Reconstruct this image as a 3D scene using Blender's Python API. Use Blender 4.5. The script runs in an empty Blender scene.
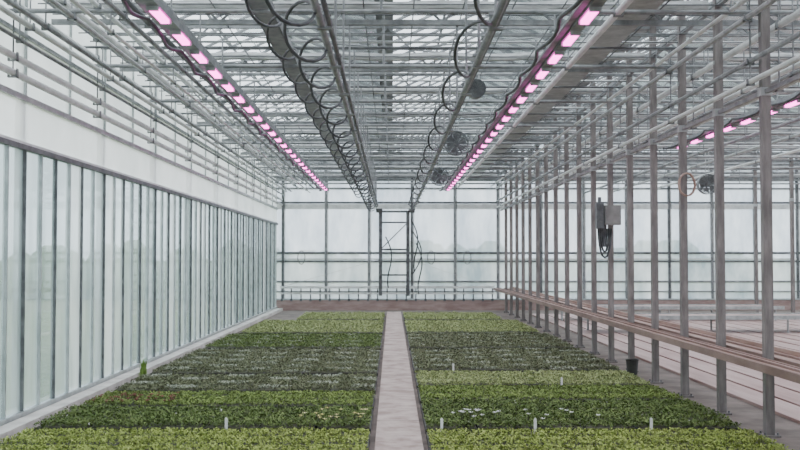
import bpy, math, random
import numpy as np
from mathutils import Vector
random.seed(7); np.random.seed(7)
C=bpy.context.scene.collection

# ---------------- materials ----------------
def newmat(name):
    m=bpy.data.materials.new(name); m.use_nodes=True
    nt=m.node_tree; nt.nodes.clear()
    out=nt.nodes.new('ShaderNodeOutputMaterial')
    return m,nt,out
def noise_ramp(nt,cols,scale,detail=4,rough=.6,stretch=(1,1,1),lo=.35,hi=.65):
    tc=nt.nodes.new('ShaderNodeTexCoord'); mp=nt.nodes.new('ShaderNodeMapping')
    mp.inputs['Scale'].default_value=stretch
    nz=nt.nodes.new('ShaderNodeTexNoise'); nz.inputs['Scale'].default_value=scale
    nz.inputs['Detail'].default_value=detail; nz.inputs['Roughness'].default_value=rough
    rp=nt.nodes.new('ShaderNodeValToRGB')
    nt.links.new(tc.outputs['Object'],mp.inputs[0]); nt.links.new(mp.outputs[0],nz.inputs['Vector'])
    nt.links.new(nz.outputs['Fac'],rp.inputs[0])
    e=rp.color_ramp.elements
    n=len(cols)
    e[0].position=lo; e[0].color=(*cols[0],1); e[1].position=hi; e[1].color=(*cols[-1],1)
    for i in range(1,n-1):
        k=e.new(lo+(hi-lo)*i/(n-1)); k.color=(*cols[i],1)
    return rp,nz
def pbr(name,cols,rough=.5,metal=0,scale=5,stretch=(1,1,1),bump=0,emit=None,es=0,lo=.35,hi=.65,trans=0):
    m,nt,out=newmat(name)
    b=nt.nodes.new('ShaderNodeBsdfPrincipled')
    b.inputs['Roughness'].default_value=rough; b.inputs['Metallic'].default_value=metal
    rp,nz=noise_ramp(nt,cols,scale,stretch=stretch,lo=lo,hi=hi)
    nt.links.new(rp.outputs[0],b.inputs['Base Color'])
    if bump:
        bp=nt.nodes.new('ShaderNodeBump'); bp.inputs['Strength'].default_value=bump; bp.inputs['Distance'].default_value=.02
        nt.links.new(nz.outputs['Fac'],bp.inputs['Height']); nt.links.new(bp.outputs[0],b.inputs['Normal'])
    if emit:
        b.inputs['Emission Color'].default_value=(*emit,1); b.inputs['Emission Strength'].default_value=es
    nt.links.new(b.outputs[0],out.inputs[0])
    return m
def glass(name,tcol,c1,c2,transp,gloss,rough,scale=.8,stretch=(1,1,1)):
    m,nt,out=newmat(name)
    tr=nt.nodes.new('ShaderNodeBsdfTransparent'); tr.inputs[0].default_value=(*tcol,1)
    tl=nt.nodes.new('ShaderNodeBsdfTranslucent')
    df=nt.nodes.new('ShaderNodeBsdfDiffuse')
    gl=nt.nodes.new('ShaderNodeBsdfGlossy'); gl.inputs['Roughness'].default_value=rough
    gl.inputs['Color'].default_value=(.9,.95,.95,1)
    rp,nz=noise_ramp(nt,[c1,c2],scale,stretch=stretch)
    nt.links.new(rp.outputs[0],tl.inputs[0]); nt.links.new(rp.outputs[0],df.inputs[0])
    m0=nt.nodes.new('ShaderNodeMixShader'); m0.inputs[0].default_value=.25
    nt.links.new(tl.outputs[0],m0.inputs[1]); nt.links.new(df.outputs[0],m0.inputs[2])
    m1=nt.nodes.new('ShaderNodeMixShader'); m1.inputs[0].default_value=transp
    nt.links.new(m0.outputs[0],m1.inputs[1]); nt.links.new(tr.outputs[0],m1.inputs[2])
    fr=nt.nodes.new('ShaderNodeLayerWeight'); fr.inputs[0].default_value=gloss
    m2=nt.nodes.new('ShaderNodeMixShader')
    nt.links.new(fr.outputs['Fresnel'],m2.inputs[0])
    nt.links.new(m1.outputs[0],m2.inputs[1]); nt.links.new(gl.outputs[0],m2.inputs[2])
    nt.links.new(m2.outputs[0],out.inputs[0])
    return m

M_galv=pbr('galvanised_steel',[(.32,.34,.34),(.50,.52,.52)],.45,.2,6)
M_truss=pbr('truss_steel',[(.18,.19,.195),(.33,.345,.35)],.5,.15,6)
M_dark=pbr('dark_steel',[(.09,.095,.10),(.18,.19,.195)],.5,.2,6)
M_tray_steel=pbr('cable_tray_steel',[(.19,.20,.21),(.32,.33,.34)],.5,.2,6)
M_post=pbr('post_steel',[(.15,.135,.13),(.27,.245,.235)],.55,.15,5,stretch=(3,3,.6))
M_white=pbr('white_painted_pipe',[(.58,.61,.60),(.80,.82,.81)],.4,0,4)
M_alu=pbr('aluminium_bar',[(.34,.38,.38),(.52,.56,.56)],.35,.3,5)
M_bar=pbr('roof_bar',[(.20,.215,.22),(.33,.345,.35)],.4,.3,5)
M_black=pbr('grey_rubber_hose',[(.04,.045,.05),(.09,.095,.10)],.5,0,8)
M_conc=pbr('path_concrete',[(.33,.25,.22),(.48,.39,.35),(.57,.49,.44)],.85,0,4,bump=.4)
M_floor=pbr('floor_concrete',[(.13,.105,.09),(.24,.20,.175)],.8,0,2.5,bump=.4)
M_pink=pbr('bench_slab',[(.34,.205,.185),(.52,.38,.35)],.5,0,1.5,stretch=(3,.25,1),bump=.2)
M_curb=pbr('curb_concrete',[(.52,.50,.46),(.75,.73,.68)],.85,0,3,bump=.3)
M_brick=pbr('curb_render',[(.30,.20,.185),(.44,.33,.30)],.85,0,2,stretch=(1,1,4))
M_wood=pbr('shelf_board',[(.30,.19,.15),(.46,.33,.28)],.6,0,3,stretch=(4,.4,1),bump=.2)
M_lip=pbr('shelf_lip',[(.17,.105,.085),(.28,.19,.16)],.6,0,3,stretch=(4,.4,1))
M_cloth=pbr('folded_screen_cloth',[(.34,.35,.35),(.60,.61,.61)],.8,0,9,stretch=(.5,4,4),bump=.5)
M_tray=pbr('tray_plastic',[(.02,.02,.02),(.05,.05,.045)],.5,0,8)
M_soil=pbr('potting_soil',[(.04,.045,.025),(.09,.09,.05)],.95,0,30)
M_led=pbr('magenta_led',[(.9,.3,.8),(.95,.4,.85)],.3,0,3,emit=(1,.08,.64),es=8.5)
M_label=pbr('plant_label_plastic',[(.8,.8,.78),(.9,.9,.88)],.4)
M_box=pbr('control_box_paint',[(.20,.195,.19),(.30,.29,.28)],.5,0,5)
M_red=pbr('red_leaf',[(.16,.05,.04),(.28,.09,.06)],.6,0,9)
M_yel=pbr('yellow_petal',[(.7,.6,.2),(.8,.75,.4)],.6,0,9)
M_out=pbr('outside_grass',[(.26,.30,.18),(.40,.42,.28)],.95,0,.3)
M_hedge=pbr('outside_hedge',[(.22,.27,.16),(.38,.42,.28)],.95,0,1.2)
G_left=glass('glass_side_wall',(.74,.86,.88),(.34,.43,.44),(.64,.73,.75),.38,.60,.04,.9,(1,1.6,.35))
G_left2=glass('glass_side_wall_clear',(.66,.78,.80),(.26,.34,.35),(.52,.61,.62),.45,.60,.03,.9,(1,1.6,.35))
G_left3=glass('glass_side_wall_misted',(.84,.92,.94),(.48,.57,.58),(.82,.88,.90),.22,.55,.08,.9,(1,1.6,.35))
G_up=glass('twinwall_upper',(.9,.94,.93),(.60,.64,.63),(.78,.81,.81),.12,.12,.35,.7)
G_back=glass('glass_end_wall',(.84,.90,.97),(.34,.42,.50),(.86,.91,.96),.22,.15,.25,.75,(1.3,1,.5))
G_roof=glass('glass_roof',(.94,.97,.98),(.65,.70,.72),(.82,.86,.88),.76,.12,.2,.8)

# ---------------- mesh builder ----------------
class MB:
    def __init__(s): s.v=[];s.f=[];s.m=[];s.mats=[]
    def mi(s,mat):
        if mat not in s.mats: s.mats.append(mat)
        return s.mats.index(mat)
    def box(s,x0,x1,y0,y1,z0,z1,mat):
        b=len(s.v)
        s.v+=[(x0,y0,z0),(x1,y0,z0),(x1,y1,z0),(x0,y1,z0),(x0,y0,z1),(x1,y0,z1),(x1,y1,z1),(x0,y1,z1)]
        k=s.mi(mat)
        for q in ((0,3,2,1),(4,5,6,7),(0,1,5,4),(1,2,6,5),(2,3,7,6),(3,0,4,7)):
            s.f.append(tuple(b+i for i in q)); s.m.append(k)
    def quad(s,a,b_,c,d,mat):
        b=len(s.v); s.v+=[tuple(a),tuple(b_),tuple(c),tuple(d)]; s.f.append((b,b+1,b+2,b+3)); s.m.append(s.mi(mat))
    def path(s,pts,r,mat,n=8,rot=0):
        pts=[Vector(p) for p in pts]; k=s.mi(mat); b=len(s.v); up0=Vector((0,0,1))
        for i,p in enumerate(pts):
            if i==0: t=pts[1]-p
            elif i==len(pts)-1: t=p-pts[i-1]
            else: t=pts[i+1]-pts[i-1]
            t.normalize()
            up=up0 if abs(t.z)<.95 else Vector((0,1,0))
            a=t.cross(up).normalized(); c=a.cross(t)
            for j in range(n):
                w=2*math.pi*j/n+rot
                s.v.append(tuple(p+a*math.cos(w)*r+c*math.sin(w)*r))
        for i in range(len(pts)-1):
            for j in range(n):
                s.f.append((b+i*n+j,b+i*n+(j+1)%n,b+(i+1)*n+(j+1)%n,b+(i+1)*n+j)); s.m.append(k)
        s.f.append(tuple(b+j for j in range(n))); s.m.append(k)
        e=b+(len(pts)-1)*n
        s.f.append(tuple(e+n-1-j for j in range(n))); s.m.append(k)
    def tube(s,a,b,r,mat,n=8): s.path([a,b],r,mat,n)
    def bar(s,a,b,r,mat): s.path([a,b],r*1.2,mat,4,math.pi/4)
    def build(s,name,parent=None,smooth=False):
        me=bpy.data.meshes.new(name); me.from_pydata(s.v,[],s.f)
        for m in s.mats: me.materials.append(m)
        me.polygons.foreach_set('material_index',s.m)
        if smooth: me.polygons.foreach_set('use_smooth',[True]*len(s.f))
        me.update(); o=bpy.data.objects.new(name,me); C.objects.link(o)
        if parent: o.parent=parent
        return o

XL,XR=-3.83,3.62; BAY=7.45; XE=XR+2*BAY
Y0,Y1=-4.0,33.3; EAVE=5.15; RH=.85

# ---------------- floor / outside ----------------
b=MB(); b.box(XL,XE,Y0,Y1,-.12,0,M_floor); b.build('floor')
b=MB(); b.box(-60,80,-40,140,-.3,-.13,M_out); b.build('ground_outside')
b=MB()
for i in range(70):
    x=-30+i*1.2; h=1.6+random.random()*1.1
    for k in range(3):
        cx=x+random.uniform(-.6,.6); cy=46+random.uniform(-.6,.6); r=random.uniform(.7,1.1)
        pts=[(cx,cy,-.13+h*t) for t in (0,.3,.6,.85,1)]
        n=9;base=len(b.v)
        for q,p in enumerate(pts):
            rr=r*[.8,1,.9,.6,.15][q]
            for j in range(n):
                w=2*math.pi*j/n; jr=rr*random.uniform(.85,1.15)
                b.v.append((p[0]+jr*math.cos(w),p[1]+jr*math.sin(w),p[2]))
        for q in range(4):
            for j in range(n):
                b.f.append((base+q*n+j,base+q*n+(j+1)%n,base+(q+1)*n+(j+1)%n,base+(q+1)*n+j)); b.m.append(b.mi(M_hedge))
b.build('hedge')

b=MB()
y=Y0+.3
while y<31.4:
    b.box(-.15,.275,y,min(y+1.98,31.4),0,.05,M_conc); y+=2.0
b.build('concrete_path')
b=MB(); b.box(XL+.06,XL+.24,Y0+.15,Y1-.3,0,.09,M_curb); b.build('curb_concrete_strip')

b=MB()
x=4.2
while x<XE-.4:
    b.box(x,x+.40,Y0+.2,30.5,.0,.035,M_pink); x+=.46
b.build('timber_floor_boards')
for yy in (22.5,27.0):
    b=MB()
    b.box(4.4,10.6,yy,yy+1.1,.36,.40,M_pink)
    b.box(4.4,10.6,yy-.03,yy,.34,.43,M_galv); b.box(4.4,10.6,yy+1.1,yy+1.13,.34,.43,M_galv)
    for i in range(5):
        for q in (.1,1.0): b.tube((4.6+i*1.45,yy+q,.03),(4.6+i*1.45,yy+q,.36),.025,M_galv)
    b.build('roller_bench')

# ---------------- left wall ----------------
rp_=random.Random(3)
b=MB()
b.quad((XL,Y0,2.86),(XL,Y1,2.86),(XL,Y1,EAVE),(XL,Y0,EAVE),G_up)
y=Y0
i=0
while y<Y1:
    ye=min(y+.48,Y1)
    g=rp_.choice([G_left,G_left,G_left2,G_left3])
    # each pane is its own sheet, seated a hair differently in the bars
    j=rp_.uniform(-.003,.003)
    b.quad((XL+j,y,.08),(XL-j,ye,.08),(XL-j,ye,2.86),(XL+j,y,2.86),g)
    b.box(XL-.02,XL+.03,y-.010,y+.010,.08,2.86,M_alu if i%2 else M_dark)
    if i%3==0: b.box(XL-.03,XL+.02,y-.018,y+.018,3.36,EAVE,M_alu)
    if i%6==0: b.box(XL-.08,XL-.03,y-.04,y+.04,0,EAVE,M_galv)
    y+=.48;i+=1
b.box(XL-.03,XL+.05,Y0,Y1,2.83,2.88,M_dark)
b.box(XL-.03,XL+.04,Y0,Y1,2.88,2.91,M_white)
b.box(XL-.03,XL+.04,Y0,Y1,.06,.13,M_alu)
b.box(XL-.05,XL+.03,Y0,Y1,3.34,3.40,M_alu)
b.box(XL-.05,XL+.03,Y0,Y1,4.0,4.04,M_truss)
b.build('wall_left')
b=MB()
b.quad((XE,Y0,.0),(XE,Y1,.0),(XE,Y1,EAVE),(XE,Y0,EAVE),G_back)
y=Y0
while y<Y1:
    b.box(XE-.04,XE+.03,y-.02,y+.02,0,EAVE,M_galv); y+=1.4
for z in (.4,1.9,3.5): b.box(XE-.05,XE+.03,Y0,Y1,z-.03,z+.03,M_alu)
b.build('wall_right')
# ---------------- back + front walls ----------------
def endwall(name,Y,s):
    b=MB()
    b.quad((XL,Y,.3),(XE,Y,.3),(XE,Y,EAVE),(XL,Y,EAVE),G_back)
    b.box(XL,XE,Y-.08,Y+.08,0,.34,M_brick)
    b.box(XL,XE,Y-.10,Y+.10,.34,.39,M_alu)
    x=XL+.2;i=0
    while x<XE:
        b.box(x-.035,x+.035,Y-.06*1,Y+.03,.34,EAVE,M_dark if i%3==0 else M_truss)
        b.box(x+.045,x+.075,Y-.05,Y+.03,.34,EAVE,M_white)
        x+=1.43; i+=1
    for z,t,m in ((.62,.02,M_truss),(.95,.03,M_truss),(1.62,.03,M_dark),(1.70,.02,M_white),(1.9,.035,M_dark),(3.45,.08,M_white),(3.58,.03,M_dark),(4.05,.03,M_truss),(4.35,.05,M_truss),(4.75,.03,M_dark)):
        b.box(XL,XE,Y-.05,Y+.03,z-t,z+t,m)
    for g in range(6):
        xa=XL+g*BAY/2; xm=xa+BAY/4; xb=xa+BAY/2; n=len(b.v)
        b.v+=[(xa,Y,EAVE),(xb,Y,EAVE),(xm,Y,EAVE+RH)]; b.f.append((n,n+1,n+2)); b.m.append(b.mi(G_back))
    b.build(name)
endwall('wall_back',Y1,1)
endwall('wall_front',Y0,1)

# ---------------- roof ----------------
b=MB()
for g in range(6):
    xa=XL+g*BAY/2; xm=xa+BAY/4; xb=xa+BAY/2
    for (p,q) in ((xa,xm),(xb,xm)):
        b.quad((p,Y0,EAVE),(p,Y1,EAVE),(q,Y1,EAVE+RH),(q,Y0,EAVE+RH),G_roof)
        y=Y0
        while y<=Y1:
            b.bar((p,y,EAVE-.01),(q,y,EAVE+RH-.01),.024,M_bar); y+=.69
        mx=(p+q)/2
        b.bar((mx,Y0,EAVE+RH/2-.03),(mx,Y1,EAVE+RH/2-.03),.02,M_bar)
    b.bar((xm,Y0,EAVE+RH),(xm,Y1,EAVE+RH),.05,M_bar)
for g in range(6):
    xm=XL+g*BAY/2+BAY/4
    for k in range(8):
        ya=1.5+k*4.14+(g%2)*1.4
        if ya+1.4>Y1: continue
        dx=1.0 if g%2 else -1.0
        A=(xm,ya,EAVE+RH+.04);B=(xm,ya+1.38,EAVE+RH+.04);D=(xm+dx,ya,EAVE+RH+.12);E=(xm+dx,ya+1.38,EAVE+RH+.12)
        b.quad(A,B,E,D,G_roof)
        for p,q in ((A,B),(B,E),(E,D),(D,A)): b.bar(p,q,.025,M_bar)
        b.tube((xm+dx*.9,ya+.69,EAVE+RH+.10),(xm+dx*.5,ya+.69,EAVE+.45),.012,M_galv)
b.build('ceiling')

FR=bpy.data.objects.new('roof_frame',None); C.objects.link(FR)
XLi=XL+.07; XEi=XE-.07
for g in range(1,6):
    xa=XL+g*BAY/2
    b=MB()
    w=.11
    b.box(xa-w,xa+w,Y0+.1,Y1-.1,EAVE-.13,EAVE-.10,M_truss)
    b.box(xa-w-.01,xa-w+.01,Y0+.1,Y1-.1,EAVE-.13,EAVE+.03,M_truss)
    b.box(xa+w-.01,xa+w+.01,Y0+.1,Y1-.1,EAVE-.13,EAVE+.03,M_truss)
    b.build('gutter',FR)

# ---------------- trusses ----------------
ZB=4.32; ZT=4.92
ys=[9.63+1.38*k for k in range(-9,18)]
for i,y in enumerate(ys):
    b=MB()
    if y<Y0+.2 or y>Y1-.2: continue
    if i%2==0:
        b.box(XLi,XEi,y-.028,y+.028,ZB-.028,ZB+.028,M_truss)
        b.box(XLi,XEi,y-.028,y+.028,ZT-.028,ZT+.028,M_truss)
        n=36; dx=(XEi-XLi)/n
        for k in range(n):
            xa=XLi+k*dx
            if k%2: b.bar((xa,y,ZB),(xa+dx,y,ZT),.014,M_truss)
            else: b.bar((xa,y,ZT),(xa+dx,y,ZB),.014,M_truss)
        for g in range(1,6):
            xa=XL+g*BAY/2
            b.box(xa-.03,xa+.03,y-.03,y+.03,ZT,EAVE-.13,M_truss)
        b.build('truss',FR)
        s=MB()
        for a in range(3):
            x0=XL+a*BAY+.15; x1=x0+BAY-.3; N=26
            pts=[(x0+(x1-x0)*t/N,y-.12+.012*math.sin(t*2.1),ZB+.16+.012*math.sin(t*1.3)) for t in range(N+1)]
            s.path(pts,.055,M_cloth,7)
        s.build('folded_screen',FR)
    else:
        b.tube((XLi,y,ZB-.22),(XEi,y,ZB-.22),.024,M_truss)
        b.tube((XLi,y+.3,ZB+.15),(XEi,y+.3,ZB+.15),.016,M_white)
        b.tube((XLi,y-.35,ZB-.06),(XEi,y-.35,ZB-.06),.016,M_dark)
        b.tube((XLi,y+.55,ZB+.3),(XEi,y+.55,ZB+.3),.022,M_truss)
        for g in range(1,6):
            xa=XL+g*BAY/2
            b.tube((xa,y,ZB-.22),(xa,y,EAVE-.13),.014,M_truss)
        b.build('purlin',FR)
b=MB()
for k in range(14):
    x=XL+.35+k*.53
    b.tube((x,Y0+.1,ZB+.06),(x,Y1-.1,ZB+.06),.007,M_dark,5)
y=Y0+.3
while y<Y1-.2:
    b.tube((XLi,y,ZB+.09),(XEi,y,ZB+.09),.008,M_dark,5); y+=.46
b.build('screen_wires',FR)
b=MB()
for a in range(3):
    for k in range(0,12):
        ya=ys[0]+2.76*k; yb_=ya+2.76
        if yb_>Y1-.2: continue
        xa=XL+a*BAY+.2; xb=xa+BAY-.4
        if k%3==0:
            b.tube((xa,ya,ZT),(xb,yb_,ZT),.012,M_truss,5); b.tube((xb,ya,ZT-.03),(xa,yb_,ZT-.03),.012,M_truss,5)
b.build('wind_bracing',FR)

# ---------------- posts ----------------
for k,y in enumerate([9.63+1.38*k for k in range(-9,18)]):
    if y>Y1-.3 or y<Y0+.3: continue
    b=MB()
    r=.042
    b.box(XR-r,XR+r,y-r,y+r,.02,ZT,M_post)
    b.box(XR-.085,XR+.085,y-.085,y+.085,0,.02,M_post)
    for sx in(-.06,.06):
        for sy in (-.06,.06): b.tube((XR+sx,y+sy,.02),(XR+sx,y+sy,.045),.01,M_dark,6)
    b.box(XR-.055,XR+.055,y-.047,y+.047,3.28,3.36,M_galv)
    b.box(XR-r-.01,XR+.10,y-.02,y+.02,3.86,3.90,M_galv)
    b.build('support_post')
for k in range(-2,9):
    y=9.63+1.38*2*k+1.38
    for X in (XR+BAY,):
        if y>Y1-.3 or y<Y0+.3: continue
        b=MB(); b.box(X-.045,X+.045,y-.045,y+.045,.02,ZT,M_post); b.box(X-.09,X+.09,y-.09,y+.09,.0,.02,M_post)
        b.box(X-.055,X+.055,y-.055,y+.055,3.3,3.38,M_galv)
        b.build('support_post')

# ---------------- pipes along the house ----------------
def pipe(name,x,z,r,mat,y0=Y0+.15,y1=Y1-.15,sp=2.76,off=0):
    b=MB(); b.tube((x,y0,z),(x,y1,z),r,mat,10)
    y=9.63+off
    while y-sp>y0: y-=sp
    while y<y1:
        b.tube((x,y,z-r),(x,y,ZB),.008,M_truss,5)
        b.box(x-r-.012,x+r+.012,y-.02,y+.02,z-r-.012,z-r,M_truss)
        b.box(x-r-.012,x-r,y-.02,y+.02,z-r-.012,z+r,M_truss); b.box(x+r,x+r+.012,y-.02,y+.02,z-r-.012,z+r,M_truss)
        y+=sp
    return b.build(name,smooth=False)
for x,z,r,m in ((-3.66,3.50,.036,M_white),(-3.66,3.66,.036,M_white),(-3.5,3.95,.03,M_white),(-3.35,3.95,.026,M_truss),
                (-3.1,4.05,.028,M_galv),(-2.85,4.15,.024,M_white),(-2.6,4.05,.028,M_truss),(-3.68,4.2,.03,M_white),(-3.68,4.45,.024,M_truss),
                (-2.35,3.98,.03,M_dark),(-3.6,3.82,.02,M_truss),(-3.2,4.2,.03,M_white),(-2.72,3.9,.02,M_white)):
    pipe('heating_pipe',x,z,r,m)
for x,z,r,m in ((3.48,3.42,.026,M_white),(3.48,3.62,.026,M_truss),(3.76,3.36,.026,M_white),(3.78,3.98,.035,M_white),(3.46,4.05,.03,M_galv),
                (3.3,4.12,.024,M_white),(3.9,3.5,.02,M_truss),(3.95,4.1,.03,M_white),(4.4,3.8,.03,M_white),(4.7,3.8,.03,M_truss),(2.2,4.1,.035,M_white),
                (6.4,3.9,.03,M_truss),(7.2,3.9,.03,M_galv),(8.6,4.0,.03,M_white)):
    pipe('heating_pipe',x,z,r,m)
b=MB()
b.box(XR-.02,XR+.02,Y0+.1,Y1-.1,3.3,3.34,M_truss)
b.box(XR-.03,XR+.03,Y0+.1,Y1-.1,4.5,4.58,M_truss)
b.build('post_rail',FR)
b=MB(); b.box(2.52,2.84,Y0+.2,Y1-.3,4.42,4.62,M_galv)
b.box(2.50,2.86,Y0+.2,Y1-.3,4.40,4.42,M_galv)
b.build('trunking',FR)
b=MB()
b.box(-1.38,-1.20,Y0+.2,Y1-.3,4.16,4.18,M_tray_steel)
b.box(-1.39,-1.37,Y0+.2,Y1-.3,4.16,4.26,M_tray_steel); b.box(-1.21,-1.19,Y0+.2,Y1-.3,4.16,4.26,M_tray_steel)
for q in range(3): b.tube((-1.34+q*.05,Y0+.2,4.2),(-1.34+q*.05,Y1-.3,4.2),.02,M_black,6)
b.build('cable_tray',FR)

# ---------------- boom rails & festoon hoses ----------------
ZR=3.32
def festoon(p,x,z,r,y0,y1,pitch):
    b=MB(); pts=[]; n=int((y1-y0)/pitch*16)
    for i in range(n+1):
        w=2*math.pi*i/16
        y=y0+pitch*i/16
        pts.append((x+r*math.cos(w),y,z+r*math.sin(w)*1.1))
    b.path(pts,.013,M_black,6)
    return b.build('festoon_hose',p,smooth=True)
for x in (-.49,.70):
    P_=bpy.data.objects.new('boom_rail',None); C.objects.link(P_)
    b=MB()
    b.tube((x,Y0+.2,ZR),(x,31.2,ZR),.028,M_tray_steel,10)
    b.tube((x+.045,Y0+.2,ZR+.05),(x+.045,31.2,ZR+.05),.02,M_dark,8)
    y=9.63-1.38*9
    while y<31.5:
        b.tube((x+.02,y,ZR),(x+.02,y,ZB-.02),.011,M_truss,6)
        b.box(x-.03,x+.07,y-.03,y+.03,ZR-.035,ZR-.02,M_truss)
        b.box(x-.03,x+.07,y-.03,y+.03,ZR+.065,ZR+.08,M_truss)
        y+=1.38
    b.build('rail',P_)
    if x<0:
        festoon(P_,x-.14,ZR-.02,.13,3,30.5,1.15)
        festoon(P_,x-.52,ZR+.34,.10,3,30.5,1.3)
    else:
        festoon(P_,x-.12,ZR+.0,.09,3,30.5,1.9)

# boom machine at far end
p=bpy.data.objects.new('irrigation_boom',None); C.objects.link(p)
YB=31.4
b=MB()
for x in (-.40,.62):
    b.box(x-.10,x+.10,YB-.15,YB+.25,ZR-.12,ZR-.04,M_dark)
b.box(-.5,.72,YB-.04,YB+.04,ZR-.16,ZR-.10,M_dark)
b.build('trolley',p)
b=MB()
for x in (-.36,.50): b.box(x-.055,x+.055,YB-.05,YB+.05,.55,ZR-.1,M_dark)
for z in (2.85,2.0,1.2): b.box(-.36,.50,YB-.03,YB+.03,z-.025,z+.025,M_dark)
b.bar((-.36,YB,2.0),(.5,YB,2.85),.018,M_dark)
b.build('mast',p)
b=MB()
b.box(-3.5,3.2,YB-.04,YB+.04,.78,.85,M_white)
b.box(-3.5,3.2,YB-.02,YB+.02,.60,.65,M_white)
for k in range(23):
    x=-3.45+k*.3
    b.tube((x,YB,.84),(x,YB,.42),.02,M_dark,6); b.box(x-.035,x+.035,YB-.03,YB+.03,.38,.45,M_dark)
b.bar((-.36,YB,1.7),(-3.4,YB,.84),.006,M_galv); b.bar((.5,YB,1.7),(3.1,YB,.84),.006,M_galv)
b.build('spray_bar',p)
b=MB()
for x0,z0 in ((.62,2.9),(.75,2.2),(-.2,2.4)):
    pts=[(x0+.12*math.sin(t*.5)+.02*t,YB-.15,z0-.16*t) for t in range(11)]
    b.path(pts,.02,M_black,6)
pts=[(.62+.3*math.sin(t/10*math.pi),YB-.2,2.6-.14*t) for t in range(11)]
b.path(pts,.02,M_black,6)
b.build('supply_hose',p,True)

for cx in (-3.0,1.3,2.5):
    b=MB(); pts=[(cx+.12*math.cos(t*math.pi/12),Y1-.14,1.75+.22*math.sin(t*math.pi/12)) for t in range(25)]
    b.path(pts,.014,M_dark,6); b.build('wall_hook_loop')

# ---------------- grow lights ----------------
def growlight(x,z,y0,y1):
    p=bpy.data.objects.new('grow_light_bar',None); C.objects.link(p)
    b=MB()
    b.box(x-.055,x+.055,y0,y1,z+.03,z+.09,M_tray_steel)
    b.box(x-.025,x+.025,y0,y1,z+.09,z+.16,M_truss)
    b.box(x-.13,x-.06,y0,y1,z+.05,z+.08,M_tray_steel)
    y=y0+.2
    while y<y1:
        b.tube((x,y,z+.1),(x,y,ZB),.01,M_truss,5)
        y+=1.38
    b.build('housing',p)
    b=MB(); y=y0+.1
    while y<y1-.6:
        b.box(x-.035,x+.035,y,y+.46,z-.005,z+.032,M_led)
        b.box(x-.05,x+.05,y-.04,y,z-.005,z+.035,M_galv); b.box(x-.05,x+.05,y+.46,y+.5,z-.005,z+.035,M_galv)
        y+=.9
    b.build('led_modules',p)
    b=MB(); pts=[]
    n=int((y1-y0)/.2)
    for i in range(n+1):
        pts.append((x-.2+.03*math.sin(i*.9),y0+(y1-y0)*i/n,z+.08-.07*abs(math.sin(i*math.pi/7))))
    b.path(pts,.02,M_black,6); b.build('power_cable',p,True)
growlight(-2.02,3.80,2.0,31.3)
growlight(1.72,3.80,2.0,31.3)
growlight(5.68,3.88,2.0,20.0)

# ---------------- circulation fans ----------------
def fan(x,y,z,r):
    p=bpy.data.objects.new('circulation_fan',None); C.objects.link(p)
    b=MB(); n=28
    for (ra,rb,ya,yb) in ((r,r,-.09,.09),(r*.95,r*.95,.09,-.09)):
        for j in range(n):
            a=2*math.pi*j/n;c=2*math.pi*(j+1)/n
            b.quad((x+ra*math.cos(a),y+ya,z+ra*math.sin(a)),(x+ra*math.cos(c),y+ya,z+ra*math.sin(c)),(x+rb*math.cos(c),y+yb,z+rb*math.sin(c)),(x+rb*math.cos(a),y+yb,z+rb*math.sin(a)),M_tray_steel)
    for q in (.2,.3,.4,.5,.6,.7,.8,.9,1.0):
        b.path([(x+r*q*math.cos(2*math.pi*j/24),y-.10,z+r*q*math.sin(2*math.pi*j/24)) for j in range(25)],.007,M_dark,5)
    for j in range(12):
        a=math.pi*j/6; b.tube((x,y-.10,z),(x+r*math.cos(a),y-.10,z+r*math.sin(a)),.006,M_dark,5)
    b.build('drum_and_grille',p)
    b=MB()
    b.tube((x,y-.05,z),(x,y+.08,z),r*.28,M_dark,14)
    for j in range(6):
        a=2*math.pi*j/6
        def P(rr,t,dy): return (x+rr*math.cos(a+t),y+dy,z+rr*math.sin(a+t))
        b.quad(P(r*.2,0,-.04),P(r*.85,-.1,-.04),P(r*.9,.85,.04),P(r*.2,.8,.03),M_tray_steel)
    b.build('blades',p)
    b=MB(); b.tube((x-.04,y,z+r),(x-.04,y,ZB),.01,M_galv,6); b.tube((x+.04,y,z+r),(x+.04,y,ZB),.01,M_galv,6); b.build('hanger',p)
fan(1.22,19.0,3.90,.23)
fan(1.20,14.2,4.12,.13)
fan(1.25,26.2,3.86,.24)
fan(7.6,24,3.5,.24)

# ---------------- control box on a post ----------------
p=bpy.data.objects.new('control_box',None); C.objects.link(p)
yb=16.53
b=MB(); b.box(XR-.13,XR+.13,yb-.20,yb-.05,2.26,2.58,M_box); b.box(XR-.11,XR+.11,yb-.215,yb-.20,2.29,2.55,M_box)
b.box(XR-.26,XR-.14,yb-.16,yb-.04,2.2,2.62,M_dark); b.tube((XR-.2,yb-.1,2.62),(XR-.2,yb-.1,2.72),.03,M_dark,8)
b.build('enclosure',p)
b=MB()
for k in range(4):
    pts=[(XR-.08+.035*k*math.cos(t*math.pi/8)-.05,yb-.12-.015*k,2.2-.16*math.sin(t*math.pi/8)*(1+.5*k)*1.2) for t in range(9)]
    b.path(pts,.018,M_black,6)
b.tube((XR-.13,yb-.12,2.27),(XR-.13,yb-.12,1.9),.04,M_black,7)
b.build('cable_loops',p,True)
b=MB()
yc=12.39
pts=[(XR+.02+.10*math.cos(t*math.pi/8),yc-.08-.0006*t,2.62+.14*math.sin(t*math.pi/8)) for t in range(65)]
b.path(pts,.012,M_wood,6); b.build('coiled_hose')

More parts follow.
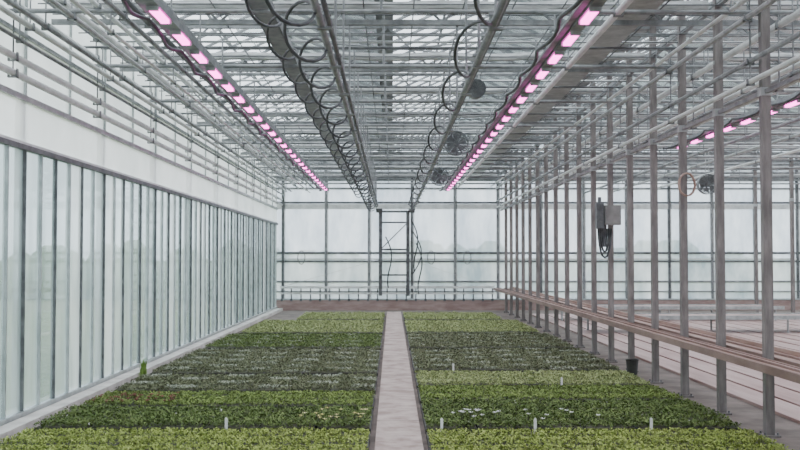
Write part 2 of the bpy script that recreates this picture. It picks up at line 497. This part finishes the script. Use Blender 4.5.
# ---------------- side shelf along the posts ----------------
b=MB()
sy0,sy1=Y0+.4,32.9
b.box(3.33,3.54,sy0,sy1,.725,.745,M_wood)
b.box(3.70,3.97,sy0,sy1,.725,.745,M_wood)
b.box(3.54,3.565,sy0,sy1,.70,.755,M_lip); b.box(3.675,3.70,sy0,sy1,.70,.755,M_lip)
b.box(3.30,3.33,sy0,sy1,.69,.762,M_lip); b.box(3.97,4.0,sy0,sy1,.69,.79,M_wood)
b.box(3.43,3.445,sy0,sy1,.745,.765,M_lip); b.box(3.84,3.855,sy0,sy1,.745,.765,M_lip)
for k in range(-9,17):
    y=9.63+1.38*k
    if y<sy0: continue
    b.box(3.33,3.97,y+.05,y+.09,.68,.725,M_post)
b.build('conveyor_shelf')

# ---------------- plants ----------------
def bed(x0,x1,y0,y1,g1,g2,g3,h,dens,leaf,spots=None,spotn=0):
    p=bpy.data.objects.new('seedling_bed',None); C.objects.link(p)
    b=MB()
    nx=max(1,round((x1-x0)/.56)); ny=max(1,round((y1-y0)/.38)); w=(x1-x0)/nx; d=(y1-y0)/ny
    for i in range(nx):
        for j in range(ny):
            xa=x0+i*w; ya=y0+j*d
            b.box(xa+.006,xa+w-.006,ya+.006,ya+d-.006,.0,.05,M_tray)
            b.box(xa+.02,xa+w-.02,ya+.02,ya+d-.02,.05,.056,M_soil)
    b.build('trays',p)
    mat=pbr('leaf_green',[g1,g2,g3],.7,0,7,lo=.3,hi=.68)
    N=int((x1-x0)*(y1-y0)*dens)
    px=np.random.uniform(x0+.02,x1-.02,N); py=np.random.uniform(y0+.02,y1-.02,N)
    ti=np.floor((px-x0)/w); tj=np.floor((py-y0)/d)
    tr=np.abs(np.sin(ti*12.9898+tj*78.233+y0)*43758.5453)%1
    ey=((py-y0)/d)%1
    edge=np.clip(np.minimum(ey,1-ey)*9,.4,1)
    hh=h*(.55+.45*tr+.35*np.random.rand(N))*edge
    hh=np.maximum(hh,.012)
    L=3
    V=np.zeros((N*L,4,3))
    for l in range(L):
        a=np.random.uniform(0,2*np.pi,N); ln=leaf*np.random.uniform(.7,1.3,N); wd=ln*.30
        tilt=np.random.uniform(.0,.9,N)
        dx,dy=np.cos(a),np.sin(a); z0=.055+hh*np.random.uniform(.3,.9,N)
        ex=np.cos(tilt)*ln; ez=np.sin(tilt)*ln*.8
        V[l::L,0]=np.stack([px,py,z0-.006],1)
        V[l::L,1]=np.stack([px+dx*ex*.5-dy*wd,py+dy*ex*.5+dx*wd,z0+ez*.6],1)
        V[l::L,2]=np.stack([px+dx*ex,py+dy*ex,z0+ez],1)
        V[l::L,3]=np.stack([px+dx*ex*.5+dy*wd,py+dy*ex*.5-dx*wd,z0+ez*.6],1)
    me=bpy.data.meshes.new('seedlings'); n=N*L
    me.vertices.add(n*4); me.vertices.foreach_set('co',V.reshape(-1))
    me.loops.add(n*4); me.loops.foreach_set('vertex_index',np.arange(n*4,dtype=np.int32))
    me.polygons.add(n); me.polygons.foreach_set('loop_start',np.arange(0,n*4,4,dtype=np.int32))
    me.materials.append(mat)
    me.update(calc_edges=True)
    if spots:
        me.materials.append(spots)
        cx=V[:,0,0]; cy=V[:,0,1]
        mask=(np.sin(cx*5.3+y0*3)*np.sin(cy*7.7)>.45)&(np.random.rand(n)<spotn)
        me.polygons.foreach_set('material_index',mask.astype(np.int32))
    me.validate()
    o=bpy.data.objects.new('seedlings',me); C.objects.link(o); o.parent=p
    return p
silver=pbr('silver_leaf',[(.32,.36,.26),(.48,.52,.41)],.6,0,6)
BR=((.20,.25,.045),(.31,.39,.08),(.45,.54,.15))
DK=((.065,.105,.02),(.12,.18,.04),(.21,.28,.08))
MD=((.12,.17,.035),(.19,.27,.06),(.30,.39,.10))
GY=((.10,.115,.055),(.16,.18,.09),(.26,.285,.16))
LT=((.25,.30,.11),(.35,.41,.16),(.45,.51,.24))
xl0,xl1=-3.50,-.20; xr0,xr1=.32,3.42
bed(xl0,xl1,6.0,7.9,*MD,.04,700,.028)
bed(xl0,xl1,8.0,9.65,*BR,.04,1500,.024)
BL=bed(xl0,xl1,9.8,11.05,*DK,.055,1500,.028,M_label,.008)
BL2=bed(xl0,xl1,11.25,12.35,*MD,.04,1400,.026)
bed(xl0,xl1,12.6,14.2,*GY,.035,1200,.026,silver,.8)
bed(xl0,xl1,14.5,18.2,*GY,.04,900,.028,silver,.7)
bed(xl0,xl1,18.6,21.8,*DK,.045,650,.032,silver,.4)
bed(xl0+.1,xl1,22.3,26.6,*LT,.045,450,.036)
bed(xl0+.9,xl1,27.1,30.3,*LT,.05,400,.038)
bed(xr0,xr1,6.0,7.9,*MD,.04,700,.028)
bed(xr0,xr1,8.0,9.6,*BR,.04,1500,.024)
BRt=bed(xr0,xr1,9.75,11.5,*DK,.055,1500,.028,M_label,.012)
bed(xr0,xr1,11.7,12.9,*MD,.04,1400,.026)
bed(xr0,xr1,13.1,14.6,*LT,.03,1200,.026)
bed(xr0,xr1,14.85,18.2,*GY,.04,900,.028,silver,.7)
bed(xr0,xr1,18.6,22.0,*GY,.04,650,.032,silver,.4)
bed(xr0,xr1-.1,22.4,26.6,*LT,.045,450,.036)
bed(xr0,xr1-.4,27.1,30.3,*LT,.05,400,.038)

def flowers(name,pts,mat,r,par):
    b=MB()
    for (x,y,z) in pts:
        b.tube((x,y,.057),(x,y,z),.003,M_soil,4)
        for j in range(5):
            a=2*math.pi*j/5; c=a+.9
            b.quad((x,y,z),(x+r*math.cos(a),y+r*math.sin(a),z+r*.5),(x+r*1.2*math.cos((a+c)/2),y+r*1.2*math.sin((a+c)/2),z+r*.7),(x+r*math.cos(c),y+r*math.sin(c),z+r*.5),mat)
    b.build(name,par)
flowers('white_flowers',[(min(3.3,max(.36,.6+random.random()**1.4*1.6)),random.uniform(9.9,10.5),random.uniform(.12,.15)) for _ in range(22)],M_label,.022,BRt)
flowers('yellow_flowers',[(random.uniform(-.9,-.25),random.uniform(9.9,10.5),random.uniform(.12,.15)) for _ in range(20)],M_yel,.02,BL)
flowers('red_leaves',[(random.uniform(-3.4,-2.5),random.uniform(11.3,12.0),random.uniform(.09,.12)) for _ in range(60)],M_red,.022,BL2)
for x,y in ((.48,9.68),(1.38,9.68),(2.5,9.68),(-1.6,9.73),(2.2,13.0),(.9,14.72)):
    b=MB(); b.box(x-.014,x+.014,y-.002,y+.002,.0,.16,M_label); n=len(b.v)
    b.v+=[(x-.014,y,.16),(x+.014,y,.16),(x,y,.175)]; b.f.append((n,n+1,n+2)); b.m.append(0); b.build('plant_label')
def tuft(x,y,h,n):
    b=MB(); m=pbr('grass_blade',[(.12,.24,.03),(.26,.42,.08)],.6)
    for _ in range(n):
        a=random.uniform(0,6.28); l=random.uniform(.4,1)*h; s=random.uniform(.02,.16)*h*1.0; bx=x+random.uniform(-.02,.02); by=y+random.gauss(0,.05)
        w=.006; dx,dy=math.cos(a),math.sin(a)
        b.quad((bx-w*dy,by+w*dx,.0),(bx+w*dy,by-w*dx,.0),(bx+dx*s*.4+w*dy,by+dy*s*.4-w*dx,l*.6),(bx+dx*s*.4-w*dy,by+dy*s*.4+w*dx,l*.6),m)
        b.quad((bx+dx*s*.4-w*dy,by+dy*s*.4+w*dx,l*.6),(bx+dx*s*.4+w*dy,by+dy*s*.4-w*dx,l*.6),(bx+dx*s,by+dy*s,l),(bx+dx*s,by+dy*s,l),m)
    b.build('grass_tuft')
tuft(-3.545,14.35,.30,130)
b=MB(); n=16
cx,cy=3.5,14.6
for q,(r,z) in enumerate(((.07,.0),(.09,.22),(.1,.24),(.085,.24),(.07,.1))):
    for j in range(n):
        a=2*math.pi*j/n; b.v.append((cx+r*math.cos(a),cy+r*math.sin(a),z))
for q in range(4):
    for j in range(n): b.f.append((q*n+j,q*n+(j+1)%n,(q+1)*n+(j+1)%n,(q+1)*n+j)); b.m.append(b.mi(M_tray))
b.build('black_bucket')

# ---------------- world ----------------
w=bpy.data.worlds.new('overcast'); bpy.context.scene.world=w; w.use_nodes=True
nt=w.node_tree; bg=nt.nodes['Background']; bg.inputs[0].default_value=(.90,.945,1,1); bg.inputs[1].default_value=3.8

# ---------------- camera ----------------
cam=bpy.data.cameras.new('camera'); co=bpy.data.objects.new('camera',cam); C.objects.link(co)
cam.sensor_width=36; cam.lens=45; cam.clip_end=500
co.location=(0,0,1.7)
co.rotation_euler=(math.radians(90+1.95),0,-math.radians(.46))
bpy.context.scene.camera=co
